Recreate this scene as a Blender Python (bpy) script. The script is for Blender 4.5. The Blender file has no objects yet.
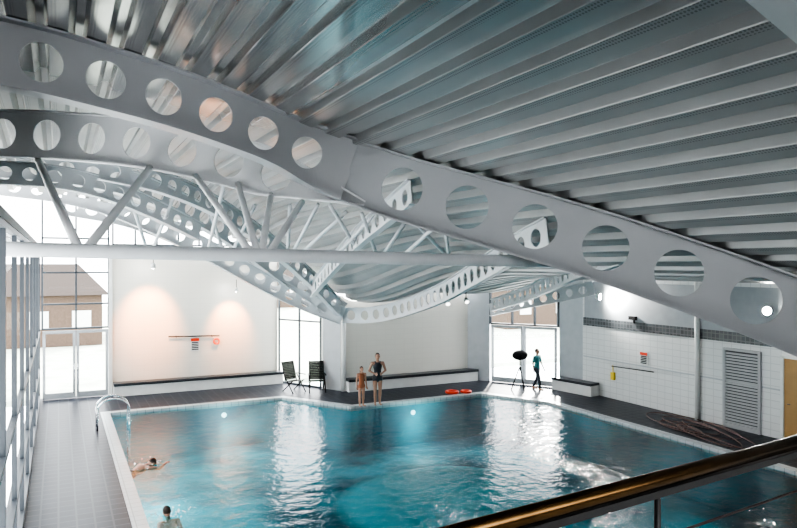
import bpy, bmesh, math, random
from mathutils import Vector, Matrix
random.seed(4)
FPX=680.0; H=4.7; TH=math.atan(0.5); C_,S_=math.cos(TH),math.sin(TH)
def P(u,v,dz):
    t=dz/FPX; a=u-398.5
    return Vector(((a*C_+FPX*S_)*t,(-a*S_+FPX*C_)*t,H+(264.0-v)*t))
def PZ(u,v,z=0.0):
    return P(u,v,FPX*(H-z)/(v-264.0))
COL=bpy.context.scene.collection
# ---------------------------------------------------------------- materials
def mat(name,col,rough=.5,metal=0.,spec=.5,noise=None,emit=None,bump=None):
    m=bpy.data.materials.new(name); m.use_nodes=True
    nt=m.node_tree; b=nt.nodes['Principled BSDF']
    b.inputs['Base Color'].default_value=(*col,1); b.inputs['Roughness'].default_value=rough
    b.inputs['Metallic'].default_value=metal; b.inputs['Specular IOR Level'].default_value=spec
    if emit:
        b.inputs['Emission Color'].default_value=(*emit[0],1); b.inputs['Emission Strength'].default_value=emit[1]
    sc,amt=noise if noise else (3.0,.06)
    tc=nt.nodes.new('ShaderNodeTexCoord'); n=nt.nodes.new('ShaderNodeTexNoise')
    n.inputs['Scale'].default_value=sc; n.inputs['Detail'].default_value=4
    nt.links.new(tc.outputs['Object'],n.inputs['Vector'])
    r=nt.nodes.new('ShaderNodeValToRGB')
    r.color_ramp.elements[0].position=.3; r.color_ramp.elements[1].position=.7
    r.color_ramp.elements[0].color=(*[max(0,c*(1-amt)) for c in col],1)
    r.color_ramp.elements[1].color=(*[min(1,c*(1+amt)) for c in col],1)
    nt.links.new(n.outputs['Fac'],r.inputs['Fac']); nt.links.new(r.outputs['Color'],b.inputs['Base Color'])
    return m
def tilemat(name,c1,c2,mortar,w,h,rough,axis='wall',msize=.012,spec=.5,offset=0.0):
    m=bpy.data.materials.new(name); m.use_nodes=True
    nt=m.node_tree; b=nt.nodes['Principled BSDF']; b.inputs['Roughness'].default_value=rough
    b.inputs['Specular IOR Level'].default_value=spec
    g=nt.nodes.new('ShaderNodeNewGeometry'); sp=nt.nodes.new('ShaderNodeSeparateXYZ'); cb=nt.nodes.new('ShaderNodeCombineXYZ')
    nt.links.new(g.outputs['Position'],sp.inputs[0])
    if axis=='floor':
        nt.links.new(sp.outputs['X'],cb.inputs['X']); nt.links.new(sp.outputs['Y'],cb.inputs['Y'])
    elif axis=='X':
        nt.links.new(sp.outputs['X'],cb.inputs['X']); nt.links.new(sp.outputs['Z'],cb.inputs['Y'])
    else:
        nt.links.new(sp.outputs['Y'],cb.inputs['X']); nt.links.new(sp.outputs['Z'],cb.inputs['Y'])
    br=nt.nodes.new('ShaderNodeTexBrick'); nt.links.new(cb.outputs[0],br.inputs['Vector'])
    br.inputs['Color1'].default_value=(*c1,1); br.inputs['Color2'].default_value=(*c2,1); br.inputs['Mortar'].default_value=(*mortar,1)
    br.inputs['Scale'].default_value=1; br.inputs['Mortar Size'].default_value=msize
    br.inputs['Brick Width'].default_value=w; br.inputs['Row Height'].default_value=h
    br.offset=offset
    nt.links.new(br.outputs['Color'],b.inputs['Base Color'])
    return m
M={}
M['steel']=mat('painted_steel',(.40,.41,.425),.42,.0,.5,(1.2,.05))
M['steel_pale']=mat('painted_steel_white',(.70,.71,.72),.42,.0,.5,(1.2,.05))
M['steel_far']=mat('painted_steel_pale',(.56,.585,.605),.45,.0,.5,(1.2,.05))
M['tube']=mat('white_tube_paint',(.60,.62,.64),.38)
M['frame']=mat('window_frame_paint',(.06,.07,.082),.45)
M['white']=mat('white_paint',(.66,.67,.66),.5)
M['greyframe']=mat('grey_door_paint',(.36,.38,.40),.45)
M['blk']=mat('black_rubber',(.008,.008,.009),.7,spec=.2)
M['chrome']=mat('chrome',(.75,.76,.78),.12,1.)
M['brass']=mat('dark_bronze',(.12,.068,.028),.25,1.,noise=(20,.15))
M['darksteel']=mat('dark_steel',(.05,.05,.05),.4,.6)
M['bench']=mat('bench_top_dark',(.030,.034,.042),.35)
M['red']=mat('red_plastic',(.75,.06,.02),.4)
M['orange']=mat('orange_plastic',(.80,.12,.04),.4)
M['yellow']=mat('yellow_plastic',(.75,.55,.05),.4)
M['hose']=mat('brown_rubber_hose',(.10,.045,.035),.5)
M['grass']=mat('pale_grass',(.50,.54,.46),.9,noise=(1,.2))
M['sky_blocker']=mat('dark_sky_blocker',(.035,.05,.03),.9,noise=(5,.4))
M['paving']=mat('pale_paving',(.7,.7,.68),.8)
M['brick']=mat('pale_brick',(.085,.055,.04),.8,noise=(8,.2))
M['roof_tile']=mat('brown_roof_tile',(.030,.018,.012),.8,noise=(6,.2))
M['skin']=mat('skin',(.36,.20,.14),.5,noise=(10,.08))
M['skin2']=mat('skin_fair',(.44,.24,.17),.5,noise=(10,.08))
M['hair']=mat('dark_hair',(.03,.018,.012),.6)
M['swim']=mat('black_swimsuit',(.012,.014,.022),.5)
M['swim2']=mat('orange_brown_swimsuit',(.38,.13,.06),.5)
M['teal']=mat('teal_shirt',(.05,.24,.25),.7)
M['trous']=mat('dark_trousers',(.04,.05,.07),.7)
M['louvre']=mat('grey_louvre_paint',(.40,.41,.42),.45)
M['door_wood']=mat('tan_door',(.38,.23,.09),.5)
M['lampglass']=mat('lamp_glass_lit',(1,1,1),.3,emit=((1,.97,.9),500))
M['lampdim']=mat('lamp_glass_dim',(1,1,1),.3,emit=((1,.97,.9),4))
M['lampuw']=mat('underwater_lamp_glass',(1,1,1),.3,emit=((.95,1,1),1.6))
M['foam']=mat('water_foam',(.85,.9,.92),.3)
M['tile_x']=tilemat('wall_tile_far',(.66,.64,.585),(.67,.65,.595),(.63,.61,.56),.40,.20,.35,'X',.008)
M['tile_y']=tilemat('wall_tile_right',(.63,.645,.64),(.65,.665,.66),(.53,.545,.545),.30,.20,.3,'Y')
M['band']=tilemat('dark_band_tile',(.05,.055,.062),(.10,.11,.12),(.14,.15,.155),.14,.14,.3,'Y')
M['bluegrey']=mat('blue_grey_wall',(.42,.445,.465),.5)
M['uppergrey']=mat('upper_grey_wall',(.31,.335,.355),.5)
M['backwall']=mat('grey_wall',(.28,.28,.28),.6)
M['deckfloor']=tilemat('deck_floor_tile',(.012,.0145,.022),(.020,.024,.034),(.050,.055,.065),.30,.30,.34,'floor',.018,spec=.10)
M['coping']=tilemat('coping_tile',(.40,.44,.45),(.44,.48,.49),(.24,.27,.28),.25,.25,.3,'floor',.01)
def deckmat():
    m=mat('profiled_metal_deck',(.36,.362,.365),.34,.30,.5,(.8,.08)); nt=m.node_tree; b=nt.nodes['Principled BSDF']
    src=b.inputs['Base Color'].links[0].from_socket
    ge=nt.nodes.new('ShaderNodeNewGeometry'); vo=nt.nodes.new('ShaderNodeTexVoronoi'); vo.inputs['Scale'].default_value=26; vo.inputs['Randomness'].default_value=0
    vo.voronoi_dimensions='2D'
    nt.links.new(ge.outputs['Position'],vo.inputs['Vector'])
    lt=nt.nodes.new('ShaderNodeMath'); lt.operation='LESS_THAN'; lt.inputs[1].default_value=.32; nt.links.new(vo.outputs['Distance'],lt.inputs[0])
    at=nt.nodes.new('ShaderNodeAttribute'); at.attribute_name='perforated'
    mu=nt.nodes.new('ShaderNodeMath'); mu.operation='MULTIPLY'; nt.links.new(lt.outputs[0],mu.inputs[0]); nt.links.new(at.outputs['Fac'],mu.inputs[1])
    m2=nt.nodes.new('ShaderNodeMath'); m2.operation='MULTIPLY'; m2.inputs[1].default_value=.5; nt.links.new(mu.outputs[0],m2.inputs[0])
    mx=nt.nodes.new('ShaderNodeMix'); mx.data_type='RGBA'; nt.links.new(m2.outputs[0],mx.inputs[0]); nt.links.new(src,mx.inputs[6]); mx.inputs[7].default_value=(.03,.03,.035,1)
    nt.links.new(mx.outputs[2],b.inputs['Base Color'])
    # bare glossy galvanised sheets over the high part of the roof, matt coated sheets elsewhere
    sp=nt.nodes.new('ShaderNodeSeparateXYZ'); nt.links.new(ge.outputs['Position'],sp.inputs[0])
    mm_=nt.nodes.new('ShaderNodeMapRange'); mm_.inputs[1].default_value=2.5; mm_.inputs[2].default_value=6.0; mm_.inputs[3].default_value=.8; mm_.inputs[4].default_value=.18
    nt.links.new(sp.outputs['X'],mm_.inputs[0])
    my=nt.nodes.new('ShaderNodeMapRange'); my.inputs[1].default_value=12; my.inputs[2].default_value=15; my.inputs[3].default_value=1.; my.inputs[4].default_value=.2
    nt.links.new(sp.outputs['Y'],my.inputs[0])
    pr=nt.nodes.new('ShaderNodeMath'); pr.operation='MULTIPLY'; nt.links.new(mm_.outputs[0],pr.inputs[0]); nt.links.new(my.outputs[0],pr.inputs[1])
    nt.links.new(pr.outputs[0],b.inputs['Metallic'])
    rr=nt.nodes.new('ShaderNodeMapRange'); rr.inputs[1].default_value=0; rr.inputs[2].default_value=.8; rr.inputs[3].default_value=.45; rr.inputs[4].default_value=.22
    nt.links.new(pr.outputs[0],rr.inputs[0]); nt.links.new(rr.outputs[0],b.inputs['Roughness'])
    return m
M['deck']=deckmat()
GLOWC=PZ(455,445)
def basinmat():
    m=bpy.data.materials.new('teal_pool_tile'); m.use_nodes=True; nt=m.node_tree; b=nt.nodes['Principled BSDF']
    b.inputs['Roughness'].default_value=.6
    g=nt.nodes.new('ShaderNodeNewGeometry'); n=nt.nodes.new('ShaderNodeTexNoise'); n.inputs['Scale'].default_value=.33; n.inputs['Detail'].default_value=3
    nt.links.new(g.outputs['Position'],n.inputs['Vector'])
    r=nt.nodes.new('ShaderNodeValToRGB'); e=r.color_ramp.elements
    e[0].position=.42; e[0].color=(.003,.17,.23,1); e[1].position=.60; e[1].color=(.02,.56,.66,1)
    nt.links.new(n.outputs['Fac'],r.inputs['Fac'])
    ds=nt.nodes.new('ShaderNodeVectorMath'); ds.operation='DISTANCE'; ds.inputs[1].default_value=(GLOWC.x,GLOWC.y,-1.3); nt.links.new(g.outputs['Position'],ds.inputs[0])
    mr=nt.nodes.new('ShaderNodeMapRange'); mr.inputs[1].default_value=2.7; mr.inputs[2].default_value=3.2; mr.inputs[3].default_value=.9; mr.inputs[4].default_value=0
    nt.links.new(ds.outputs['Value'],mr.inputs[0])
    mx=nt.nodes.new('ShaderNodeMix'); mx.data_type='RGBA'; nt.links.new(mr.outputs[0],mx.inputs[0]); nt.links.new(r.outputs['Color'],mx.inputs[6]); mx.inputs[7].default_value=(.04,.70,.78,1)  # paler teal disc paints underwater lamp glow into the tile colour
    nt.links.new(mx.outputs[2],b.inputs['Base Color']); return m
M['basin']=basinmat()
def watermat():
    m=bpy.data.materials.new('rippled_water'); m.use_nodes=True; nt=m.node_tree
    for n in list(nt.nodes): nt.nodes.remove(n)
    o=nt.nodes.new('ShaderNodeOutputMaterial'); mx=nt.nodes.new('ShaderNodeMixShader')
    tr=nt.nodes.new('ShaderNodeBsdfTransparent'); tr.inputs[0].default_value=(.55,.95,.98,1)
    gl=nt.nodes.new('ShaderNodeBsdfGlossy'); gl.inputs['Roughness'].default_value=.10
    fr=nt.nodes.new('ShaderNodeFresnel'); fr.inputs['IOR'].default_value=1.28
    g=nt.nodes.new('ShaderNodeNewGeometry')
    n1=nt.nodes.new('ShaderNodeTexNoise'); n1.inputs['Scale'].default_value=3.4; n1.inputs['Detail'].default_value=2
    n2=nt.nodes.new('ShaderNodeTexNoise'); n2.inputs['Scale'].default_value=13; n2.inputs['Detail'].default_value=2
    nt.links.new(g.outputs['Position'],n1.inputs['Vector']); nt.links.new(g.outputs['Position'],n2.inputs['Vector'])
    b1=nt.nodes.new('ShaderNodeBump'); b1.inputs['Strength'].default_value=1; b1.inputs['Distance'].default_value=.026
    b2=nt.nodes.new('ShaderNodeBump'); b2.inputs['Strength'].default_value=1; b2.inputs['Distance'].default_value=.006
    nt.links.new(n1.outputs['Fac'],b1.inputs['Height']); nt.links.new(n2.outputs['Fac'],b2.inputs['Height'])
    nt.links.new(b1.outputs[0],b2.inputs['Normal'])
    nt.links.new(b2.outputs[0],gl.inputs['Normal']); nt.links.new(b2.outputs[0],fr.inputs['Normal'])
    nt.links.new(fr.outputs[0],mx.inputs[0]); nt.links.new(tr.outputs[0],mx.inputs[1]); nt.links.new(gl.outputs[0],mx.inputs[2])
    nt.links.new(mx.outputs[0],o.inputs[0]); return m
M['water']=watermat()
def glassmat():
    m=bpy.data.materials.new('clear_glass'); m.use_nodes=True; nt=m.node_tree
    for n in list(nt.nodes): nt.nodes.remove(n)
    o=nt.nodes.new('ShaderNodeOutputMaterial'); mx=nt.nodes.new('ShaderNodeMixShader'); mx.inputs[0].default_value=.06
    tr=nt.nodes.new('ShaderNodeBsdfTransparent'); tr.inputs[0].default_value=(.97,.99,.99,1)
    gl=nt.nodes.new('ShaderNodeBsdfGlossy'); gl.inputs['Roughness'].default_value=.02
    nt.links.new(tr.outputs[0],mx.inputs[1]); nt.links.new(gl.outputs[0],mx.inputs[2]); nt.links.new(mx.outputs[0],o.inputs[0]); return m
M['glass']=glassmat()
# ---------------------------------------------------------------- mesh helpers
def parent(o,p):
    o.parent=p; o.matrix_parent_inverse=Matrix.Translation(-Vector(p.location))
def mobj(name,verts,faces,m,par=None,smooth=False,label=None,cat=None,struct=False,group=None):
    verts=[Vector(v) for v in verts]
    mn=Vector([min(v[i] for v in verts) for i in range(3)]); mxx=Vector([max(v[i] for v in verts) for i in range(3)])
    c=Vector(((mn.x+mxx.x)/2,(mn.y+mxx.y)/2,mn.z))
    me=bpy.data.meshes.new(name); me.from_pydata([v-c for v in verts],[],faces)
    bm=bmesh.new(); bm.from_mesh(me); bmesh.ops.recalc_face_normals(bm,faces=bm.faces); bm.to_mesh(me); bm.free()
    if smooth:
        for p in me.polygons: p.use_smooth=True
    mats=m if isinstance(m,(list,tuple)) else [m]
    for k in mats: me.materials.append(M[k])
    o=bpy.data.objects.new(name,me); o.location=c; COL.objects.link(o)
    if par is not None: parent(o,par)
    tag(o,label,cat,struct,group); return o
def tag(o,label=None,cat=None,struct=False,group=None):
    if label: o['label']=label
    if cat: o['category']=cat
    if struct: o['kind']='structure'
    if group: o['group']=group
def empty(name,loc,label,cat,group=None,struct=False):
    o=bpy.data.objects.new(name,None); o.location=Vector(loc); o.empty_display_size=.1; COL.objects.link(o)
    tag(o,label,cat,struct,group); return o
class G:
    def __init__(s): s.v=[]; s.f=[]
    def add(s,v,f):
        n=len(s.v); s.v+= [Vector(x) for x in v]; s.f+=[tuple(i+n for i in q) for q in f]; return s
    def box(s,c,sz,rz=0,M4=None):
        c=Vector(c); hx,hy,hz=[q/2 for q in sz]; R=Matrix.Rotation(rz,3,'Z')
        vs=[c+R@Vector((x,y,z)) for x in(-hx,hx) for y in(-hy,hy) for z in(-hz,hz)]
        if M4: vs=[M4@v for v in vs]
        return s.add(vs,[(0,1,3,2),(4,6,7,5),(0,4,5,1),(2,3,7,6),(0,2,6,4),(1,5,7,3)])
    def bar(s,a,b,w,h=None):
        a=Vector(a);b=Vector(b); h=h or w; d=(b-a).normalized()
        up=Vector((0,0,1)) if abs(d.z)<.95 else Vector((0,1,0))
        sd=d.cross(up).normalized(); up=sd.cross(d)
        vs=[p+sd*x*w/2+up*y*h/2 for p in(a,b) for x,y in((-1,-1),(1,-1),(1,1),(-1,1))]
        return s.add(vs,[(0,1,2,3),(7,6,5,4),(0,4,5,1),(1,5,6,2),(2,6,7,3),(3,7,4,0)])
    def tube(s,pts,r,n=12,closed=False):
        pts=[Vector(p) for p in pts]; N=len(pts); rs=r if isinstance(r,(list,tuple)) else [r]*N
        vs=[];fs=[]; prev=None
        for i,p in enumerate(pts):
            if closed: d=pts[(i+1)%N]-pts[i-1]
            else: d=pts[min(i+1,N-1)]-pts[max(i-1,0)]
            d.normalize()
            if prev is None:
                up=Vector((0,0,1)) if abs(d.z)<.9 else Vector((1,0,0)); a=d.cross(up).normalized()
            else: a=(prev-d*prev.dot(d)).normalized()
            prev=a; b=d.cross(a)
            for k in range(n):
                t=2*math.pi*k/n; vs.append(p+(a*math.cos(t)+b*math.sin(t))*rs[i])
        for i in range(N if closed else N-1):
            for k in range(n):
                j=(i+1)%N; fs.append((i*n+k,i*n+(k+1)%n,j*n+(k+1)%n,j*n+k))
        if not closed: fs.append(tuple(range(n))); fs.append(tuple(range((N-1)*n,N*n)))
        return s.add(vs,fs)
    def ell(s,c,r,nu=16,nv=10,R=None):
        c=Vector(c); vs=[];fs=[]
        vs.append(Vector((0,0,r[2])))
        for i in range(1,nv):
            ph=math.pi*i/nv
            for k in range(nu):
                t=2*math.pi*k/nu; vs.append(Vector((r[0]*math.sin(ph)*math.cos(t),r[1]*math.sin(ph)*math.sin(t),r[2]*math.cos(ph))))
        vs.append(Vector((0,0,-r[2])))
        for k in range(nu): fs.append((0,1+k,1+(k+1)%nu))
        for i in range(nv-2):
            for k in range(nu):
                a=1+i*nu; fs.append((a+k,a+nu+k,a+nu+(k+1)%nu,a+(k+1)%nu))
        L=len(vs)-1; a=1+(nv-2)*nu
        for k in range(nu): fs.append((L,a+(k+1)%nu,a+k))
        if R: vs=[R@v for v in vs]
        return s.add([v+c for v in vs],fs)
    def cap(s,a,b,ra,rb,flat=1.,n=12):
        a=Vector(a);b=Vector(b);d=(b-a).normalized(); pts=[];rs=[]
        for q in(80,50,25): pts.append(a-d*ra*math.sin(math.radians(q))); rs.append(ra*math.cos(math.radians(q)))
        pts+=[a,b]; rs+=[ra,rb]
        for q in(25,50,80): pts.append(b+d*rb*math.sin(math.radians(q))); rs.append(rb*math.cos(math.radians(q)))
        g=G(); g.tube(pts,rs,n)
        cy=(a.y+b.y)/2
        if flat!=1.: g.v=[Vector((v.x,cy+(v.y-cy)*flat,v.z)) for v in g.v]
        return s.add(g.v,g.f)
    def obj(s,name,m,par=None,**k): return mobj(name,s.v,s.f,m,par,**k)
# ---------------------------------------------------------------- roof profile
GP=[(-6,7.7),(-3,7.95),(-.85,7.93),(.6,7.78),(2.17,7.5),(3.77,7.05),(5.19,6.53),(6.03,6.24),(6.86,5.9),(7.69,5.53),(8.5,5.14),(9.31,4.78),(9.98,4.55),(11,4.38),(12.5,4.32),(14,4.30),(15.5,4.28),(17.6,4.28)]
def g(x):
    if x<=GP[0][0]: return GP[0][1]
    for i in range(len(GP)-1):
        if x<=GP[i+1][0]:
            x0,y0=GP[i];x1,y1=GP[i+1]
            def sl(j):
                j0=max(j-1,0);j1=min(j+1,len(GP)-1); return (GP[j1][1]-GP[j0][1])/(GP[j1][0]-GP[j0][0])
            h=x1-x0;t=(x-x0)/h; m0=sl(i)*h;m1=sl(i+1)*h
            return (2*t**3-3*t*t+1)*y0+(t**3-2*t*t+t)*m0+(-2*t**3+3*t*t)*y1+(t**3-t*t)*m1
    return GP[-1][1]
def sst(t): t=min(max(t,0),1); return t*t*(3-2*t)
def gf(x,y):
    return g(x)-1.25*math.exp(-((x-9.6)/2.0)**2)*sst((y-14)/9)-.72*math.exp(-((x-13.8)/2.4)**2)*sst((y-15)/7)-.8*(1-sst((x-4.5)/4))*sst((y-19)/7)
YW1=26.4; W2=23.5
def yend(x):
    if x<7.8: return YW1+.15
    if x<9.3: return YW1+.15+(x-7.8)/1.5*(W2-YW1)
    if x<14.9: return W2+.15
    if x<17.0: return W2+.15+(x-14.9)/2.1*(20.4-W2)
    return 20.5
NY=22
def yrow(xx,k):
    if k==0: return -4
    return 13.5+(yend(xx)-13.5)*(k-1)/(NY-1)
def build_roof():
    xs=[-3+i*.02 for i in range(int(20.5/.02)+1)]
    arc=[0]
    for i in range(1,len(xs)): arc.append(arc[-1]+math.hypot(.02,g(xs[i])-g(xs[i-1])))
    def xat(s):
        import bisect
        j=min(max(bisect.bisect_left(arc,s),1),len(xs)-1); f=(s-arc[j-1])/(arc[j]-arc[j-1]); return xs[j-1]+.02*f
    pitch=.48; pts=[]; s=0; pf=[]
    while s+pitch<arc[-1]:
        for ds,h,q in((0,.0,1.),(.10,.0,0.),(.24,.0,0.),(.25,.012,0.),(.32,.12,0.),(.42,.12,0.),(.47,.012,0.)):
            x=xat(s+ds); e=.02; nrm=Vector((-(g(x+e)-g(x-e))/(2*e),1)).normalized()
            pts.append((x+nrm.x*h,nrm.y*h,x)); pf.append(q)
        s+=pitch
    v=[];f=[];pp=[]
    for (x,dz,xx) in pts:
        for k in range(NY):
            y=yrow(xx,k); v.append((x,y,gf(xx,y)+dz))
    for i in range(len(pts)-1):
        for k in range(NY-1):
            a=i*NY+k; f.append((a,a+NY,a+NY+1,a+1)); pp.append(pf[i])
    return v,f,pp
v,f,pf=build_roof()
roof=mobj('ceiling',v,f,'deck',label='ribbed galvanised metal roof deck curving over the pool hall',struct=True)
at=roof.data.attributes.new('perforated','FLOAT','FACE')
for i in range(len(f)): at.data[i].value=pf[i]
xs=[-3+i*.5 for i in range(42)]
vv=[];ff=[]
for x in xs:
    for k in range(NY):
        y=yrow(x,k); vv.append((x,y,gf(x,y)+.24))
for i in range(len(xs)-1):
    for k in range(NY-1):
        a=i*NY+k; ff.append((a,a+NY,a+NY+1,a+1))
mobj('ceiling_outer',vv,ff,'steel',struct=True,label='flat outer roof skin above ribbed deck')
# ---------------------------------------------------------------- cellular beams
def resample(ctrl,step=.08):
    P_=[Vector(c) for c in ctrl]; out=[]
    for i in range(len(P_)-1):
        p0=P_[max(i-1,0)] if i>0 else P_[0]*2-P_[1]; p1=P_[i];p2=P_[i+1]; p3=P_[i+2] if i+2<len(P_) else P_[-1]*2-P_[-2]
        for k in range(24):
            t=k/24; out.append(.5*((2*p1)+(p2-p0)*t+(2*p0-5*p1+4*p2-p3)*t*t+(3*p1-p0-3*p2+p3)*t**3))
    out.append(P_[-1]); return out
class Curve:
    def __init__(s,ctrl):
        s.p=resample(ctrl); s.s=[0]
        for i in range(1,len(s.p)): s.s.append(s.s[-1]+(s.p[i]-s.p[i-1]).length)
        s.L=s.s[-1]
    def at(s,q):
        q=min(max(q,0),s.L); 
        import bisect
        j=min(max(bisect.bisect_left(s.s,q),1),len(s.p)-1); f=(q-s.s[j-1])/(s.s[j]-s.s[j-1]); return s.p[j-1].lerp(s.p[j],f)
    def frame(s,q):
        a=s.at(q-.25);b=s.at(q+.25);d=(b-a).normalized(); sd=d.cross(Vector((0,0,1))).normalized(); up=sd.cross(d); return d,sd,up
    def pt(s,q,w,o=0):
        d,sd,up=s.frame(q); return s.at(q)+up*w+sd*o
def beam(ctrl,depth,hole,pitch,fl=.26,first=None,label='',m='steel',nh=28,cnt=None,grp=None,taper=None):
    c=Curve(ctrl); base=c.at(0)
    e=empty('cellular_beam',base,label,'steel beam',group=grp)
    ft=.03; hd=depth/2
    def dep(q): return hd if not taper else hd*(taper(q/c.L))
    first=pitch*.6 if first is None else first
    if cnt is None: cnt=int((c.L-first-pitch*.4)/pitch)+1
    web=G(); tw=.012
    def strip(q0,q1):
        nn=max(1,int((q1-q0)/.12)); 
        for i in range(nn):
            a=q0+(q1-q0)*i/nn;b=q0+(q1-q0)*(i+1)/nn
            for o in(-tw,tw):
                web.add([c.pt(a,-dep(a),o),c.pt(b,-dep(b),o),c.pt(b,dep(b),o),c.pt(a,dep(a),o)],[(0,1,2,3)])
    q=0; r=hole/2
    for i in range(cnt):
        ctr=first+i*pitch
        l=ctr-pitch/2; rr=ctr+pitch/2
        if l>q+1e-3: strip(q,l)
        l=max(l,0); rr=min(rr,c.L); q=rr
        hw=pitch/2
        ring=[];bd=[]
        for k in range(nh):
            t=2*math.pi*(k+.5)/nh; cx,cy=math.cos(t),math.sin(t)
            ring.append((r*cx,r*cy))
            s_=min(hw/abs(cx) if abs(cx)>1e-6 else 1e9,hd/abs(cy) if abs(cy)>1e-6 else 1e9)
            bd.append((s_*cx,s_*cy))
        for sx in(-1,1):
            for sy in(-1,1):
                j=min(range(nh),key=lambda k:(bd[k][0]-sx*hw)**2+(bd[k][1]-sy*hd)**2); bd[j]=(sx*hw,sy*hd)
        for o in(-tw,tw):
            v_=[c.pt(ctr+x,y,o) for x,y in ring]+[c.pt(min(max(ctr+x,0),c.L),y*(dep(ctr+x)/hd),o) for x,y in bd]
            web.add(v_,[(k,(k+1)%nh,nh+(k+1)%nh,nh+k) for k in range(nh)])
        web.add([c.pt(ctr+x,y,-tw) for x,y in ring]+[c.pt(ctr+x,y,tw) for x,y in ring],[(k,(k+1)%nh,nh+(k+1)%nh,nh+k) for k in range(nh)])
    if q<c.L-1e-3: strip(q,c.L)
    web.obj('web',m,e)
    for sgn in(1,-1):
        fg=G(); nn=max(6,int(c.L/.15)); vs=[];fs=[]
        for i in range(nn+1):
            a=c.L*i/nn
            w0=sgn*dep(a); w1=sgn*(dep(a)+ft)
            vs+=[c.pt(a,w0,-fl/2),c.pt(a,w0,fl/2),c.pt(a,w1,fl/2),c.pt(a,w1,-fl/2)]
        for i in range(nn):
            a=4*i;b=a+4
            fs+=[(a+k,a+(k+1)%4,b+(k+1)%4,b+k) for k in range(4)]
        fs+=[(0,1,2,3),(4*nn,4*nn+1,4*nn+2,4*nn+3)]
        fg.add(vs,fs); fg.obj('flange',m,e)
    return e
GRP='cellular roof beams'
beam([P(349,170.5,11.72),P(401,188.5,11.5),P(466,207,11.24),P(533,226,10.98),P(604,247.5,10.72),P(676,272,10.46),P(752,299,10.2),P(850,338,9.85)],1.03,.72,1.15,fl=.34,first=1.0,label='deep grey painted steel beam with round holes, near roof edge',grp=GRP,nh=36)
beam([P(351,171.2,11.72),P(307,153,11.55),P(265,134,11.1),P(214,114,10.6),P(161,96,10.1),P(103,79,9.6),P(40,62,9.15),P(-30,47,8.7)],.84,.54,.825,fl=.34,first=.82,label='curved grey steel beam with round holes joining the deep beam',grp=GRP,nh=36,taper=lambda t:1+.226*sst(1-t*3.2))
beam([P(366,204,11.75),P(325,190,11.85),P(275,174,12.0),P(227,161,12.2),P(178,150,12.4),P(130,142,12.6),P(86,138,12.8),P(43,135,12.95),P(-30,133,13.2)],.84,.58,.945,fl=.26,first=1.70,m='steel_pale',label='lower curved grey steel beam with round holes above the tie tube',grp=GRP,nh=36,taper=lambda t:min(1,.04+t*4.0))
far='pale steel arched beam with round holes over the far pool end'
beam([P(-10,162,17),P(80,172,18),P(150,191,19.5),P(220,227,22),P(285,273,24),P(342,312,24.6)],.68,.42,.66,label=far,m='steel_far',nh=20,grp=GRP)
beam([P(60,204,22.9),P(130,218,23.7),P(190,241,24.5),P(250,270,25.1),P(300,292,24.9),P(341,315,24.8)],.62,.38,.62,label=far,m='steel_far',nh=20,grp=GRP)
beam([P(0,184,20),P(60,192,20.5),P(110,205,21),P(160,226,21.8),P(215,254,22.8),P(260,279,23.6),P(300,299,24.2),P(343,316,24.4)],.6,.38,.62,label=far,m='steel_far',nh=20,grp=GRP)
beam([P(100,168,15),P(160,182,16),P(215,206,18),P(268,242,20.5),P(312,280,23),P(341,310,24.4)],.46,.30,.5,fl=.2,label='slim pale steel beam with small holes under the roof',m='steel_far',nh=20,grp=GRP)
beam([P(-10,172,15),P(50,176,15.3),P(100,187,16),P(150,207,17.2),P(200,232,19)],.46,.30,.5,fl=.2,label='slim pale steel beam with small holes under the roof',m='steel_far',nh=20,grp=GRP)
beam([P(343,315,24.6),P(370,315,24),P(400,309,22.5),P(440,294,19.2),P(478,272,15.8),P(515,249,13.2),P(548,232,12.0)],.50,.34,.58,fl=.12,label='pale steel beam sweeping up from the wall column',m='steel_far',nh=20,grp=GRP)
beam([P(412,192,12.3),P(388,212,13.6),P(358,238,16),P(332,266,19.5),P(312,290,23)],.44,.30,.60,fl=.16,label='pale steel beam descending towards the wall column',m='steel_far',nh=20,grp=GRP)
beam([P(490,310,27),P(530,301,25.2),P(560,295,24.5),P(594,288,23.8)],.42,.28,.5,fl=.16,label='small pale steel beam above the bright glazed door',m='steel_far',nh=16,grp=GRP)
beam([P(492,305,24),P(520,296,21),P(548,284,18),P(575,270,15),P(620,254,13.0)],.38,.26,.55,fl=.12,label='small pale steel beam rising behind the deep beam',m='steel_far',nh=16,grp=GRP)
# tie + struts
T0=P(-20,248.5,8.7); T1=P(575,262.5,11.8)
def tie(u):
    a=(u-398.5)/FPX
    def col(q): 
        p=T0.lerp(T1,q); xr=p.x*C_-p.y*S_; dz=p.x*S_+p.y*C_; return xr/dz-a
    lo,hi=0,1
    for _ in range(40):
        m_=(lo+hi)/2
        if col(m_)>0: hi=m_
        else: lo=m_
    return T0.lerp(T1,lo)
G().tube([T0.lerp(T1,i/12) for i in range(13)],.098,20).obj('steel_tie_tube','tube',smooth=True,label='long horizontal grey steel tie tube spanning the hall',cat='steel tube')
for (u0,v0,d0,u1) in((150,168,12.5,88),(38,160,12.95,78),(196,176,12.3,250),(238,184,12.15,257),(271,194,12.05,262),(302,202,11.95,270)):
    a=P(u0,v0,d0); b=tie(u1)+Vector((0,0,.05))
    r=.055 if u0!=150 and u0!=38 else .065
    G().tube([a,b],r,12).obj('steel_strut','steel_pale',smooth=True,label='slanted round steel strut between tie tube and beam',cat='steel strut',group='truss struts')
T2a=P(110,252,19.0);T2b=P(470,259,16.4)
G().tube([T2a.lerp(T2b,i/8) for i in range(9)],.06,12).obj('steel_tie_tube','tube',smooth=True,label='farther thin horizontal steel tie tube',cat='steel tube')
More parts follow.
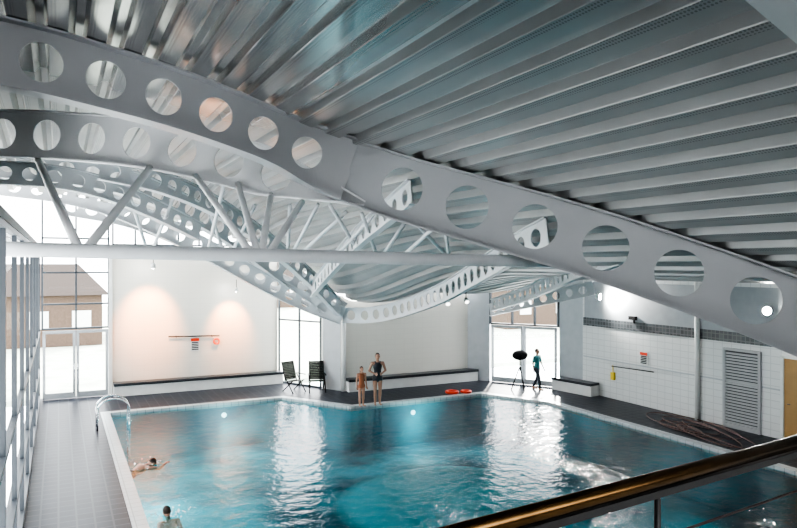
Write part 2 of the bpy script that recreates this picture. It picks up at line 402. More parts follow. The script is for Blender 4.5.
for (u0,v0,d0,u1,q) in((362,214,14.0,388,.77),(404,224,14.5,390,.78),(436,226,13.8,408,.83),(330,205,14.5,372,.73),(445,226,13.8,452,.95),(205,196,18,235,.35),(255,205,17,240,.37),(290,205,16,300,.53),(318,204,15.5,304,.54),(225,180,14,215,.3),(120,165,16,150,.12),(346,212,15,310,.56),(180,182,17,152,.13),(415,222,14,452,.95),(375,214,14.5,345,.66)):
    a=P(u0,v0,d0); b=T2a.lerp(T2b,q)
    G().tube([a,b],.045,10).obj('steel_strut','tube',smooth=True,label='slender slanted steel strut in the farther truss',cat='steel strut',group='truss struts')
# ---------------------------------------------------------------- floor, pool
POOL=[(1.45,4.5),(14.9,4.5),(14.9,18.4),(13.7,20.7),(8.6,20.7),(7.0,23.2),(1.45,23.2)]
def offset(poly,d):
    n=len(poly);out=[]
    for i in range(n):
        a=Vector(poly[i-1]);b=Vector(poly[i]);c=Vector(poly[(i+1)%n])
        d1=(b-a).normalized();d2=(c-b).normalized()
        n1=Vector((d1.y,-d1.x));n2=Vector((d2.y,-d2.x)); m_=(n1+n2); m_=m_/(m_.dot(n1)); out.append(tuple(b+m_*d))
    return out
def ringmesh(inner,outr,z0,z1):
    n=len(inner);v=[(x,y,z1) for x,y in inner]+[(x,y,z1) for x,y in outr]+[(x,y,z0) for x,y in inner]+[(x,y,z0) for x,y in outr]
    f=[]
    for i in range(n):
        j=(i+1)%n; f+=[(i,j,n+j,n+i),(2*n+i,2*n+j,j,i),(n+i,n+j,3*n+j,3*n+i)]
    return v,f
CO=offset(POOL,.27)
pool=empty('swimming_pool',(8,14,0),'teal tiled leisure pool filled with rippled water and white coping','swimming pool')
v,f=ringmesh(POOL,CO,-.14,.012); mobj('coping',v,f,'coping',pool,label='white tiled pool edge')
n=len(POOL)
v=[(x,y,-.14) for x,y in POOL]+[(x,y,-1.5) for x,y in POOL]
f=[(i,(i+1)%n,n+(i+1)%n,n+i) for i in range(n)]+[tuple(range(n,2*n))]
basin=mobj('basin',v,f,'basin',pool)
mobj('water_surface',[(x,y,-.07) for x,y in POOL],[tuple(range(n))],'water',pool)
sh=G(); vs=[];fs=[]; NR=10  # low dome shaped to carry the painted lamp glow
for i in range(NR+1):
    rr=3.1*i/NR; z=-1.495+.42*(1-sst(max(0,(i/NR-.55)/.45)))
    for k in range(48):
        t=2*math.pi*k/48; vs.append((GLOWC.x+rr*math.cos(t),GLOWC.y+rr*math.sin(t),z))
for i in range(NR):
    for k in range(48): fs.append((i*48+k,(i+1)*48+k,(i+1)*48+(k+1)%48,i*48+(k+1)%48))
sh.add(vs,fs); sh.obj('glow_patch','basin',pool,smooth=True,label='round raised patch in paler teal imitating underwater lamp glow')
def uwlamp(x,y,dx,dy,power=30):
    e=empty('underwater_lamp',(x,y,-.40),'round underwater lamp set in the pool wall','lamp',group='underwater lamps')
    G().tube([(x,y,-.40),(x+dx*.03,y+dy*.03,-.40)],.08,16).obj('lamp_glass','lampuw',e)
    ld=bpy.data.lights.new('lamp_light','POINT'); ld.energy=power; ld.color=(.9,1,1); ld.shadow_soft_size=.10
    lo=bpy.data.objects.new('lamp_light',ld); lo.location=(x+dx*.7,y+dy*.7,-.6); COL.objects.link(lo); parent(lo,e)
uwlamp(1.46,18.2,1,0,80); uwlamp(1.46,13.5,1,0,40)
uwlamp(10.9,20.69,0,-1,40); uwlamp(5.0,23.19,0,-1,40)
bm=bmesh.new()
OUT=[(-.9,-4),(17.6,-4),(17.6,20.0),(17.2,20.6),(15.4,23.0),(14.9,23.8),(9.4,23.8),(8.0,26.8),(-.9,26.8)]
def loop(pl):
    vs=[bm.verts.new((x,y,0)) for x,y in pl]; return [bm.edges.new((vs[i],vs[(i+1)%len(vs)])) for i in range(len(vs))]
es=loop(OUT)+loop(offset(POOL,.25)); bmesh.ops.triangle_fill(bm,edges=es,use_beauty=True,use_dissolve=False)
for f_ in bm.faces:
    if f_.normal.z<0: f_.normal_flip()
me=bpy.data.meshes.new('floor'); bm.to_mesh(me); bm.free(); me.materials.append(M['deckfloor'])
fo=bpy.data.objects.new('floor',me); COL.objects.link(fo); tag(fo,'dark slate tiled pool deck',None,True)
# ---------------------------------------------------------------- walls
def wall(name,a,b,zt,m,th=.2,z0=0,label=None):
    a=Vector((*a,0));b=Vector((*b,0)); L=(b-a).length; nn=max(1,int(L/.4)); d=(b-a).normalized(); out=Vector((-d.y,d.x,0))
    v=[];f=[]
    for i in range(nn+1):
        p=a.lerp(b,i/nn); zz=zt(p.x,p.y) if callable(zt) else zt
        for o in(0,th):
            q=p+out*o; v+=[(q.x,q.y,z0),(q.x,q.y,zz)]
    for i in range(nn):
        k=4*i;l=k+4; f+=[(k,l,l+1,k+1),(k+2,k+3,l+3,l+2),(k+1,l+1,l+3,k+3),(k,k+2,l+2,l)]
    f+=[(0,1,3,2),(4*nn,4*nn+2,4*nn+3,4*nn+1)]
    return mobj(name,v,f,m,label=label,struct=True)
gt=lambda x,y:gf(x,y)-.005
wall('wall_far',(1.7,YW1),(7.8,YW1),lambda x,y:min(gf(x,y)-.01,5.35),'tile_x',label='cream tiled end wall')
wall('wall_far_middle',(9.35,W2),(14.9,W2),gt,'tile_x',label='pale tiled end wall bay')
wall('wall_far_pier',(8.9,24.25),(9.35,W2),gt,'bluegrey',label='narrow pale grey pier between glazing and wall')
wall('wall_far_return',(14.9,W2),(15.45,22.75),gt,'bluegrey',label='grey return wall beside glazing')
wall('wall_far_corner',(17.0,20.35),(17.3,19.4),gt,'bluegrey',label='pale grey corner wall')
RX=17.3
wall('wall_right',(RX,19.4),(RX,-4),gt,'tile_y',label='white tiled side wall')
wall('wall_near',(RX+.2,-3.9),(-3,-3.9),lambda x,y:min(g(x)-.01,5.0),'backwall',label='grey wall behind the balcony')
wall('wall_left_lower',(-.6,-4),(-.6,6.95),5.2,'backwall',label='grey side wall beside the balcony')
wall('wall_left',(-2.6,-4),(-2.6,18.5),g(-2.6),'backwall',z0=5.2,label='upper side wall under the roof edge')
G().box((-1.6,11.2,5.27),(2.1,30.4,.12)).obj('trim_5','backwall',struct=True,label='soffit above the side glazing')
G().box((RX-.006,8,3.38),(.012,22.6,1.35)).obj('trim_1','uppergrey',struct=True,label='smooth grey upper wall panel')
G().box((RX-.012,8,2.60),(.02,22.7,.30)).obj('trim_2','band',struct=True,label='dark mosaic tile band')
G().box((RX-.010,8,1.32),(.012,22.7,.04)).obj('trim_3','bluegrey',struct=True,label='thin grey tile line')
def bench(a,b,dep=.45,h=.45):
    a=Vector((*a,0));b=Vector((*b,0)); d=(b-a).normalized(); inn=Vector((d.y,-d.x,0)); c=(a+b)/2+inn*(dep/2+.0); L=(b-a).length; rz=math.atan2(d.y,d.x)
    e=empty('wall_bench',(c.x,c.y,0),'built-in tiled wall bench with a dark seat slab','bench',group='wall benches')
    G().box((c.x,c.y,h/2-.03),(L,dep-.02,h-.07),rz).obj('bench_base','white',e)
    G().box((c.x+inn.x*.02,c.y+inn.y*.02,h-.03),(L,dep+.03,.09),rz).obj('seat_slab','bench',e)
bench((1.75,YW1-.01),(7.9,YW1-.01)); bench((9.5,W2-.01),(15.1,W2-.01)); bench((16.98,20.3),(17.26,18.5))
# ---------------------------------------------------------------- windows
def window(name,a,b,z0,z1,nv,hz,label,mw=.06,glass=True,m='frame'):
    a=Vector((*a,0));b=Vector((*b,0)); e=empty(name,((a.x+b.x)/2,(a.y+b.y)/2,z0),label,None,struct=True)
    fr=G()
    zt=z1 if callable(z1) else (lambda x,y:z1)
    for i in range(nv+1):
        p=a.lerp(b,i/nv); fr.bar((p.x,p.y,z0),(p.x,p.y,zt(p.x,p.y)),mw,mw+.04)
    for z in hz: fr.bar((a.x,a.y,z),(b.x,b.y,z),mw+.02,mw)
    fr.bar((a.x,a.y,z0+mw/2),(b.x,b.y,z0+mw/2),mw+.02,mw)
    fr.bar((a.x,a.y,zt(a.x,a.y)-mw/2),(b.x,b.y,zt(b.x,b.y)-mw/2),mw+.02,mw)
    fr.obj('window_frame',m,e)
    if glass:
        mobj('glass_pane',[(a.x,a.y,z0),(b.x,b.y,z0),(b.x,b.y,zt(b.x,b.y)),(a.x,a.y,zt(a.x,a.y))],[(0,1,2,3)],'glass',e)
    return e
wt=lambda x,y:gf(x,y)-.02
window('window_1',(-.5,YW1),(1.6,YW1),2.42,wt,2,[3.3,4.4,5.6],'tall glazed screen above the double door')
window('window_2',(7.86,YW1-.05),(8.88,24.35),0,wt,2,[2.5,],'glazed screen between wall bays')
window('window_3',(15.47,22.7),(16.98,20.4),2.3,wt,3,[],'glazing over the bright garden doors')
window('window_4',(1.75,YW1+.1),(7.8,YW1+.1),5.37,lambda x,y:gf(x,y)-.02 if gf(x,y)>5.5 else 5.5,8,[],'clerestory glazing above the cream wall')
window('window_5',(-.6,7.0),(-.6,YW1),.0,5.2,8,[.15,1.1,2.36],'tall side glazing along the pool deck',mw=.07)
window('fill_opening',(-2.5,-4),(8.4,-4),5.02,wt,9,[],'unseen high opening added behind the balcony for fill light',glass=False)  # opening added out of view so sky light fills the near beams
G().box((.0+1.66,YW1,2.7),(.12,.2,5.35)).obj('trim_4','white',struct=True,label='white post beside glazed screen')
def door(name,a,b,h,label,nl=2):
    a=Vector((*a,0));b=Vector((*b,0)); e=empty(name,((a.x+b.x)/2,(a.y+b.y)/2,0),label,None,struct=True)
    L=(b-a).length
    for i in range(nl):
        p=a.lerp(b,i/nl+.055/L);q=a.lerp(b,(i+1)/nl-.055/L); fr=G(); w=.09
        fr.bar((p.x,p.y,0.02),(p.x,p.y,h),w,.06); fr.bar((q.x,q.y,0.02),(q.x,q.y,h),w,.06)
        fr.bar((p.x,p.y,.12),(q.x,q.y,.12),.05,.2); fr.bar((p.x,p.y,h-.05),(q.x,q.y,h-.05),.05,.1)
        fr.obj('door_leaf','greyframe',e)
        mobj('glass_pane',[(p.x,p.y,.1),(q.x,q.y,.1),(q.x,q.y,h),(p.x,p.y,h)],[(0,1,2,3)],'glass',e)
        d=(q-p).normalized(); hp=(q if i%2==0 else p); nn=Vector((d.y,-d.x,0))*.09
        G().tube([hp+nn+Vector((0,0,.95)),hp+nn+Vector((0,0,1.2))],.012,8).obj('door_handle','chrome',e,smooth=True)
    return e
door('door_1',(-.5,YW1),(1.6,YW1),2.38,'grey framed glazed double door to the garden')
door('door_2',(15.5,22.68),(16.96,20.43),2.28,'bright glazed garden doors')
e=empty('door_3',(RX,12.85,0),'grey louvred service door',None,struct=True)
fr=G(); fr.box((RX-.03,12.3,1.14),(.08,.07,2.28)).box((RX-.03,13.4,1.14),(.08,.07,2.28)).box((RX-.03,12.85,2.25),(.08,1.03,.07)).box((RX-.03,12.85,.06),(.06,1.03,.12)); fr.obj('door_frame','louvre',e)
G().box((RX-.008,12.85,1.15),(.012,1.05,2.2)).obj('door_backing','bench',e)
lv=G()
for i in range(24): 
    z=.16+i*.086
    lv.bar((RX-.045,12.34,z),(RX-.045,13.36,z),.05,.052)
lv.obj('louvre_slats','louvre',e)
e=empty('door_4',(RX,11.3,0),'tan timber door in pale frame',None,struct=True)
G().box((RX-.03,11.15,1.1),(.05,.85,2.2)).obj('door_leaf','door_wood',e)
G().box((RX-.03,11.63,1.12),(.09,.09,2.24)).box((RX-.03,10.68,1.12),(.09,.09,2.24)).box((RX-.03,11.15,2.24),(.09,1.05,.09)).obj('door_frame','white',e)
G().tube([(RX-.08,11.48,1.0),(RX-.08,11.38,1.0)],.012,8).obj('door_handle','chrome',e)
pc=PZ(698,420); G().tube([(RX-.1,pc.y,0),(RX-.1,pc.y,g(RX)-.05)],.075,16).obj('column','white',smooth=True,label='white round column against the tiled side wall',cat='column')
G().tube([(9.42,W2-.12,0),(9.42,W2-.12,2.6)],.09,16).obj('column','white',smooth=True,label='white round column carrying the arched beams',cat='column')
G().box((4,-1.3,2.9),(12,5.2,.2)).obj('trim_6','paving',struct=True,label='viewing balcony slab')
ra=PZ(440,538.5,4.1); rb=PZ(797,442,4.1); dd=(rb-ra).normalized(); ra=ra-dd*1.5; rb=rb+dd*1.6
rail=empty('balcony_railing',((ra.x+rb.x)/2,(ra.y+rb.y)/2,3.0),'dark bronze tubular handrail on dark steel posts','railing')
G().tube([ra,rb],.0225,24).obj('handrail','brass',rail,smooth=True)
for kk in range(1,7): G().tube([ra-Vector((0,0,.165*kk)),rb-Vector((0,0,.165*kk))],.004,8).obj('wire','darksteel',rail)
G().bar(ra-Vector((0,0,.034)),rb-Vector((0,0,.034)),.035,.02).obj('support_bar','darksteel',rail)
post_c=None
for i in range(400):
    p=ra.lerp(rb,i/400); xr=p.x*C_-p.y*S_; dz=p.x*S_+p.y*C_
    if dz>0 and 398.5+FPX*xr/dz>657: post_c=p; break
for k in(-1.3,0,1.3):
    p=post_c+dd*k; 
    if (p-ra).dot(dd)<0 or (p-rb).dot(dd)>0: continue
    G().tube([(p.x,p.y,3.0),(p.x,p.y,4.06)],.009,10).obj('post','darksteel',rail,smooth=True)
a=P(740,-4,3.2); b=P(812,57,3.2)
mm=Vector((S_,C_,0))
dct=G(); off=Vector((C_,-S_,0))*1.2+Vector((0,0,1.0))
dct.add([a,b,b+off,a+off]+[q-mm*2.0 for q in(a,b,b+off,a+off)],[(0,1,2,3),(4,5,6,7),(0,1,5,4),(1,2,6,5),(2,3,7,6),(3,0,4,7)])
dct.obj('air_duct','bluegrey',label='smooth blue grey air duct hanging below the roof',cat='duct')
# ---------------------------------------------------------------- lamps
def lamp(loc,dirv,label,power=150,col=(1,.9,.75),size=.09,ang=80,emit='lampglass',hang=None):
    loc=Vector(loc);d=Vector(dirv).normalized(); e=empty('flood_lamp',loc,label,'lamp',group='flood lamps')
    G().tube([loc-d*.16,loc-d*.1,loc],[size*.55,size*.9,size],16).obj('lamp_housing','white',e,smooth=True)
    G().tube([loc+d*.001,loc+d*.008],size*.92,16).obj('lamp_glass',emit,e)
    hg=hang or Vector((0,0,.3)); G().tube([loc-d*.1,loc-d*.1+hg],.012,8).obj('lamp_bracket','darksteel',e)
    if power:
        ld=bpy.data.lights.new('lamp_light','SPOT'); ld.energy=power; ld.color=col; ld.spot_size=math.radians(ang); ld.spot_blend=.9; ld.shadow_soft_size=size
        lo=bpy.data.objects.new('lamp_light',ld); lo.location=loc+d*.03; lo.rotation_euler=d.to_track_quat('-Z','Y').to_euler(); COL.objects.link(lo); parent(lo,e)
    return e
WARM=(1,.36,.10)
lamp((2.9,24.6,4.6),(0.05,1.8,-1.9),'small warm floodlight washing the cream wall',2400,WARM,ang=58)
lamp((5.9,25.3,3.7),(0.0,1.1,-1.3),'small warm floodlight washing the cream wall',950,WARM,ang=66,size=.06,hang=Vector((0,0,.35)))
lamp(P(448,304,20),(-.4,-1,-.8),'small white spotlight under the arched beam',60,(1,1,1),.07,emit='lampdim')
lamp(P(467,302,20),(-.2,-1,-.8),'small white spotlight under the arched beam',60,(1,1,1),.07,emit='lampdim')
def onwall1(u,v):
    t=YW1/(-(u-398.5)*S_+FPX*C_); return P(u,v,t*FPX)
def onwallR(u,v,x=17.3):
    t=x/((u-398.5)*C_+FPX*S_); return P(u,v,t*FPX)
lamp(onwallR(767,311,RX-.35),(-.6,-.9,-.05),'added round lamp standing in for the sun flare',400,(1,.98,.95),.12,ang=160,hang=Vector((.28,0,0)))  # lamp added in place of the sun flare in the last beam hole
lamp(onwallR(600,297,RX-.35),(.55,-.9,-.1),'lit round floodlight in the wall corner',800,(1,.98,.95),.12,ang=150,hang=Vector((.28,0,0)))
# ---------------------------------------------------------------- signs, rescue gear
def sign(c,w,h,ax,label):
    c=Vector(c); e=empty('safety_sign',c,label,'sign')
    def pl(name,dx,dz,ww,hh,o,m):
        if ax=='X': G().box((c.x+dx,c.y-o,c.z+dz),(ww,.012,hh)).obj(name,m,e)
        else: G().box((c.x-o,c.y+dx,c.z+dz),(.012,ww,hh)).obj(name,m,e)
    pl('sign_board',0,0,w,h,.012,'white'); pl('sign_header',0,h*.33,w*.9,h*.22,.02,'red')
    g_=G()
    for i in range(5):
        z=c.z+h*(.12-.13*i)
        if ax=='X': g_.box((c.x,c.y-.02,z),(w*.75,.01,h*.07))
        else: g_.box((c.x-.02,c.y,z),(.01,w*.75,h*.07))
    g_.obj('printed_lines','blk',e)
sign(onwall1(195,344),.34,.5,'X','white notice with red header on the cream tiled wall')
sign(onwallR(644,358),.34,.42,'Y','white notice with red header on the white tiled wall')
a=onwall1(168,336.5);b=onwall1(219,335.5); a.y-=.08;b.y-=.08
e=empty('rescue_pole',a,'long dark rescue pole on wall hooks','rescue pole')
G().tube([a,b],.025,10).obj('pole_shaft','darksteel',e,smooth=True)
for q in(.15,.85):
    p=a.lerp(b,q); G().tube([p+Vector((0,.08,.03)),p+Vector((0,0,-.05)),p+Vector((0,-.04,.03))],.01,6).obj('hook','darksteel',e)
def torus(c,R,r,m,name,label,cat,axis='Y'):
    pts=[]
    for k in range(32):
        t=2*math.pi*k/32
        o={'Y':Vector((math.cos(t),0,math.sin(t))),'Z':Vector((math.cos(t),math.sin(t),0)),'X':Vector((0,math.cos(t),math.sin(t)))}[axis]
        pts.append(Vector(c)+o*R)
    return G().tube(pts,r,12,closed=True).obj(name,m,smooth=True,label=label,cat=cat)
c=onwall1(216,341); c.y-=.09; torus(c,.10,.035,'orange','lifebuoy','small red-orange ring hanging from the rescue pole','lifebuoy')
c=PZ(452,393.5); torus((c.x,c.y,.06),.2,.055,'red','lifebuoy','red ring lifebuoy lying on the pool edge','lifebuoy','Z')
c=PZ(466,393); torus((c.x,c.y,.06),.16,.05,'red','lifebuoy','small red float ring lying on the pool edge','lifebuoy','Z')
a=onwallR(613,366);b=onwallR(655,372); a.x-=.06;b.x-=.06
G().tube([a,b],.018,8).obj('wall_rail','darksteel',label='thin dark rail fixed to the tiled side wall',cat='rail',smooth=True)
c=onwallR(614,376); G().box((RX-.05,c.y,c.z),(.08,.16,.26)).tube([(RX-.05,c.y,c.z+.13),(RX-.05,c.y,c.z+.38)],.015,8).obj('call_box','yellow',label='small yellow wall call box with pipe',cat='box')
c=onwallR(634,318); G().box((RX-.06,c.y,c.z),(.1,.3,.12)).tube([(RX-.1,c.y-.1,c.z-.06),(RX-.1,c.y-.1,c.z-.16)],.03,8).obj('speaker','blk',label='small black device mounted high on wall',cat='speaker')
pts=[]; hc=PZ(703,431)
for i in range(300):
    t=i*.13; rr=.55+.40*math.sin(i*.031)
    pts.append((hc.x-.15+rr*.8*math.cos(t)+.35*math.sin(i*.023),hc.y+rr*1.7*math.sin(t*1.03)+.8*math.sin(i*.017),.02+.0003*i))
pts=[(min(x,RX-.15),y,z) for x,y,z in pts]
G().tube(pts,.014,6).obj('hose','hose',smooth=True,label='reddish brown hose lying loosely coiled on the deck',cat='hose')
lad=empty('pool_ladder',(1.3,21.3,0),'chrome pool ladder with two curved grab rails','pool ladder')
for yy in(20.9,21.5):
    pts=[]
    for k in range(25):
        t=math.pi*k/24; pts.append((1.45-.42*math.cos(t)-.05,yy,.55+.32*math.sin(t)))
    pts=[(.98,yy,.0),(.98,yy,.3)]+pts+[(1.82,yy,.2),(1.82,yy,-.9)]
    G().tube(pts,.024,12).obj('grab_rail','chrome',lad,smooth=True)
for z in(-.2,-.5,-.8): G().bar((1.82,20.9,z),(1.82,21.5,z),.08,.03).obj('step','chrome',lad)
# ---------------------------------------------------------------- chairs
def chair(c,yaw,label):
    e=empty('folding_chair',c,label,'chair',group='poolside folding chairs')
    T=Matrix.Translation(Vector(c))@Matrix.Rotation(yaw,4,'Z')
    def ob(gg,n,m,**k):
        gg.v=[T@q for q in gg.v]; return gg.obj(n,m,e,**k)
    w=.29
    for s in(-1,1):
        ob(G().tube([(s*w,.32,.0),(s*w,-.22,.62)],.02,8),'leg','blk')
        ob(G().tube([(s*(w-.035),-.34,.0),(s*(w-.035),.25,.44)],.02,8),'leg','blk')
        ob(G().tube([(s*(w-.03),-.18,.38),(s*(w-.03),-.40,1.08)],.02,8),'back_post','blk')
        ob(G().box((s*w,.05,.64),(.055,.52,.025)),'armrest','blk')
    st=G(); 
    for i in range(8):
        y0=.27-i*.06; st.box((0,y0,.43-.015*math.sin(i/7*math.pi)-(.27-y0)*.08),(w*2-.05,.058,.014))
    ob(st,'seat','blk')
    bk=G()
    for i in range(11):
        q=.1+i*.085; y=-.18-.22*q; z=.38+.70*q; bk.box((0,y,z),(w*2-.06,.016,.0585))
    ob(bk,'backrest','blk')
c=PZ(294,391.5); chair((c.x,c.y,0),math.radians(200),'dark folding armchair with slatted sling, beside the glazing')
c=PZ(317,391.5); chair((c.x,c.y,0),math.radians(165),'dark folding armchair with tall back, beside the glazing')
c=PZ(520,390); tp=empty('tripod',(c.x,c.y,0),'black tripod carrying a round black head','tripod')
for k in range(3):
    t=2*math.pi*k/3+.4; G().tube([(c.x+.32*math.cos(t),c.y+.32*math.sin(t),0),(c.x+.02*math.cos(t),c.y+.02*math.sin(t),.85)],.02,8).obj('leg','blk',tp)
G().tube([(c.x,c.y,.7),(c.x,c.y,1.15)],.025,10).obj('centre_column','blk',tp)
hd=G(); 
hd.ell((c.x,c.y,1.30),(.32,.24,.19)); hd.box((c.x,c.y-.18,1.28),(.22,.12,.14)); hd.obj('tripod_head','blk',tp)
# ---------------------------------------------------------------- people
def person(name_label,T,sc,skin,clothes,hair,pose='stand',base=None):
    b=G(); 
    def add_torso(q,o=0.,high=1.42):
        q.cap((0,0,.90),(0,0,.98),.150+o,.140+o,.72,16); q.cap((0,0,.98),(0,.01,1.12),.138+o,.112+o,.75,16)
        q.cap((0,.01,1.12),(0,.0,1.28),.112+o,.148+o,.70,16)
        if high>1.3: q.cap((-.11,0,1.36),(.11,0,1.36),.062+o,.062+o,.9,12)
    add_torso(b)
    b.cap((-.16,0,1.385),(.16,0,1.385),.052,.052,1,12)
    b.cap((0,-.005,1.38),(0,.01,1.50),.056,.048,1,12)
    b.ell((0,.015,1.60),(.074,.092,.112)); b.ell((0,.045,1.545),(.05,.055,.055)); 
    b.cap((0,.105,1.61),(0,.122,1.585),.010,.015,1,8)
    for s in(-1,1): b.ell((s*.076,.01,1.60),(.012,.022,.032),10,6)
    b.cap((-.018,.098,1.553),(.018,.098,1.553),.008,.008,1,8)
    for s in(-1,1):
        st={'stand':[(s*.085,0,.88),(s*.085,.015,.48),(s*.075,-.01,.08)],'walk':[(s*.085,0,.88),(s*.09,.06+.10*s,.49),(s*.09,-.02+.22*s,.09)],
            'kid':[(s*.085,0,.88),(s*.088,.015,.48),(s*.085,-.01,.08)],
            'swim':[(s*.085,0,.88),(s*.10,-.04*s,.46),(s*.10,-.10*s-.05,.06)]}[pose]
        h,k,a=[Vector(q) for q in st]
        b.cap(h,k,.088,.056); b.cap(k,k.lerp(a,.35),.054,.056); b.cap(k.lerp(a,.35),a,.056,.036)
        if pose=='swim': b.cap(a,a+Vector((0,-.02,-.14)),.035,.022)
        else:
            b.cap((a.x,a.y-.03,.035),(a.x+s*.02,a.y+.15,.028),.034,.028); b.cap(a,(a.x,a.y,.045),.038,.036)
            for ti in range(5): b.cap((a.x+s*.02-s*(.03-.014*ti),a.y+.15,.02),(a.x+s*.02-s*(.03-.014*ti),a.y+.185-.004*ti,.014),.011,.009,1,6)
    arms={'stand':lambda s:[(s*.185,0,1.385),(s*.28,-.03,1.13),(s*.13,.14,1.06)],
          'walk':lambda s:[(s*.185,0,1.385),(s*.235,-.05*s,1.12),(s*.24,.08-.10*s,.88)],
          'kid':lambda s:[(s*.185,0,1.385),(s*.225,-.03,1.12),(s*.235,.03,.87)],
          'swim':lambda s:[(s*.185,0,1.385),(s*.27,.10,1.60 if s>0 else 1.55),(s*.17,.12 if s>0 else .18,1.84)]}
    for s in(-1,1):
        sh,el,wr=[Vector(q) for q in arms[pose](s)]
        b.cap(sh,el,.050,.038); b.cap(el,wr,.037,.026)
        d=(wr-el).normalized(); pal=wr+d*.085
        sd=d.cross(Vector((0,1,.01))).normalized()
        nr=sd.cross(d)
        for kx in(-.024,0,.024): b.cap(wr+sd*kx*.5,pal+sd*kx,.017,.013,1,8)
        for fi,(kx,ln) in enumerate(((-.033,.062),(-.011,.074),(.011,.07),(.033,.055))):
            p0=pal+sd*kx;p1=p0+d*ln*.5+sd*kx*.1+nr*.006;p2=p1+d*ln*.45+nr*.022
            b.cap(p0,p1,.010,.009,1,8); b.cap(p1,p2,.009,.0075,1,8)
        tb=wr+d*.03-sd*s*.022; b.cap(tb,tb+d*.035-sd*s*.032,.012,.011,1,8); b.cap(tb+d*.035-sd*s*.032,tb+d*.065-sd*s*.040+nr*.01,.011,.009,1,8)
    TT=T@Matrix.Scale(sc,4)
    def fin(gg,n,m,vox):
        gg.v=[TT@q for q in gg.v]; o=gg.obj(n,m,None,smooth=True)
        md=o.modifiers.new('fuse','REMESH'); md.mode='VOXEL'; md.voxel_size=vox*sc; md.use_smooth_shade=True
        sm=o.modifiers.new('soften','SMOOTH'); sm.factor=.4; sm.iterations=2
        return o
    bo=fin(b,'person',skin,.0085); tag(bo,name_label,'person')
    def child(gg,n,m,vox=.010):
        o=fin(gg,n,m,vox); parent(o,bo); return o
    hg=G(); hg.ell((0,-.008,1.625),(.082,.094,.104)); 
    hg.v=[Vector((q.x,min(q.y,.062+max(0,(q.z-1.66))*.3),max(q.z,1.54))) for q in hg.v]
    if hair=='bun': hg.ell((0,-.09,1.68),(.04,.04,.04))
    if hair=='long': hg.ell((0,-.06,1.52),(.065,.045,.11))
    child(hg,'hair','hair')
    for s in(-1,1):
        eg=G(); eg.ell((s*.030,.093,1.61),(.012,.010,.009),8,6); eg.v=[TT@q for q in eg.v]; eg.obj('eye','blk',bo)
    if clothes[0]=='swimsuit':
        q=G(); add_torso(q,.008,high=1.29); 
        for s in(-1,1): q.cap((s*.075,-.0,1.28),(s*.085,-.0,1.44),.022,.02,3.0,8)
        for s in(-1,1): q.cap((s*.085,0,.88),(s*.087,.0,.84),.096,.092)
        child(q,'swimsuit',clothes[1])
    elif clothes[0]=='trunks':
        q=G(); q.cap((0,0,.90),(0,0,.99),.158,.148,.74,16)
        for s in(-1,1): q.cap((s*.085,0,.88),(s*.09,.01,.68),.098,.085)
        child(q,'swim_trunks',clothes[1])
    elif clothes[0]=='dressed':
        q=G(); add_torso(q,.016); q.cap((-.17,0,1.385),(.17,0,1.385),.062,.062)
        for s in(-1,1):
            sh,el,wr=[Vector(w) for w in arms[pose](s)]; q.cap(sh,sh.lerp(el,.75),.062,.055)
        child(q,'shirt',clothes[1])
        q=G(); q.cap((0,0,.88),(0,0,.97),.160,.150,.74,16)
        for s in(-1,1):
            st=[(s*.085,0,.88),(s*.09,.06+.10*s,.49),(s*.09,-.02+.22*s,.09)]
            h,k,a=[Vector(w) for w in st]; q.cap(h,k,.098,.070); q.cap(k,k.lerp(a,.9),.070,.055)
        child(q,'trousers',clothes[2])
    return bo
def stand(u,v,yaw): 
    p=PZ(u,v,.012); return Matrix.Translation(p)@Matrix.Rotation(yaw,4,'Z')
person('woman in black one-piece swimsuit standing at pool edge',stand(377.5,404.5,math.radians(165)),1.0,'skin',('swimsuit','swim'),'bun','stand')
person('child in orange-brown swimwear standing beside the woman',stand(361.5,406,math.radians(185)),.76,'skin2',('swimsuit','swim2'),'long','kid')
p=PZ(537,389,0); person('person in teal top and dark trousers by glazed doors',Matrix.Translation(p)@Matrix.Rotation(math.radians(200),4,'Z'),.88,'skin2',('dressed','teal','trous'),'short','walk')
def swimmer(u,v,yaw,sc,label,tilt=70,pose='swim',low=0.):
    p=PZ(u,v,-.07)
    R=Matrix.Rotation(yaw,4,'Z')@Matrix.Rotation(math.radians(-tilt),4,'X')
    off=R@Vector((0,0,1.47*sc)); T=Matrix.Translation(p-off+Vector((0,0,.02-low)))@R
    person(label,T,sc,'skin2',('trunks','swim'),'short',pose)
    fo=G(); rnd=random.Random(int(u))
    for i in range(40):
        q=p+Vector((rnd.gauss(0,.2),rnd.gauss(0,.2),rnd.random()**2*.08)); r=.008+rnd.random()*.012; fo.ell(q,(r,r,r*.8),6,4)
    o=fo.obj('splash','foam',label='white water droplets around the swimmer',cat='splash'); o['kind']='stuff'
swimmer(147,466,math.radians(-60),1.0,'swimmer with dark hair reaching forward in the water',76,low=.0)
swimmer(168,516,math.radians(10),.92,'swimmer with only dark-haired head above the water',34,'kid',low=.06)
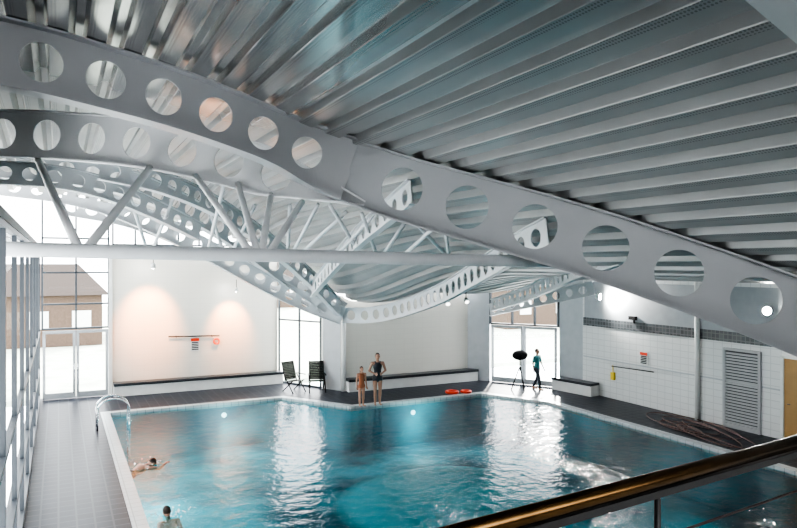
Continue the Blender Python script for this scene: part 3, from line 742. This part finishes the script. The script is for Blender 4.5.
# ---------------------------------------------------------------- exterior
G().box((15,55,-.15),(160,56,.2)).obj('lawn','grass',label='pale sunlit lawn outside the pool hall',cat='lawn')
G().box((-6,12,1.3),(1.2,34,2.9)).obj('sky_blocker','sky_blocker',label='dark block added outside the side glazing to cut sky reflections',cat='sky_blocker')  # dark block added to keep sky reflections off the deck tiles
def house(cx,cy,w,d,h,rh,label):
    e=empty('house',(cx,cy,-.05),label,'house',group='neighbouring houses')
    G().box((cx,cy,h/2-.03),(w,d,h)).obj('house_walls','brick',e)
    x0,x1,y0,y1=cx-w/2-.4,cx+w/2+.4,cy-d/2-.4,cy+d/2+.4
    mobj('house_roof',[(x0,y0,h),(x1,y0,h),(x1,y1,h),(x0,y1,h),(x0+1.6,cy,h+rh),(x1-1.6,cy,h+rh)],[(0,1,5,4),(2,3,4,5),(1,2,5),(3,0,4),(0,1,2,3)],'roof_tile',e)
    for i in range(3):
        xx=cx-w/2+w*(i+.5)/3; G().box((xx,cy-d/2-.02,1.5),(1.0,.06,1.0)).obj('house_window','white',e)
house(-1.0,47,6.6,7,2.9,1.8,'brick house with brown tiled roof seen through glazing')
house(20,75,9,7,3.1,2.4,'brick house with brown tiled roof seen through glazing')
house(34,44,10,7,3.0,1.8,'brick house with brown tiled roof seen through glazing')
# ---------------------------------------------------------------- world, sun, camera
w=bpy.data.worlds.new('World'); bpy.context.scene.world=w; w.use_nodes=True
bg=w.node_tree.nodes['Background']; bg.inputs[0].default_value=(.96,.98,1,1); bg.inputs[1].default_value=9.2
sl=bpy.data.lights.new('sun','SUN'); sl.energy=8; sl.angle=math.radians(3); sl.color=(1,.95,.88)
so=bpy.data.objects.new('sun',sl); so.rotation_euler=Vector((-.72,-.85,-.50)).normalized().to_track_quat('-Z','Y').to_euler(); so.location=(20,30,20); COL.objects.link(so)
cd=bpy.data.cameras.new('camera'); cam=bpy.data.objects.new('camera',cd); COL.objects.link(cam)
cd.sensor_width=36; cd.lens=FPX/797*36; cd.clip_start=.05; cd.clip_end=300
cam.location=(0,0,H); cam.rotation_euler=(math.radians(90),0,-TH)
bpy.context.scene.camera=cam
try:
    bpy.context.scene.view_settings.look='AgX - High Contrast'
except Exception as ex: print(ex)
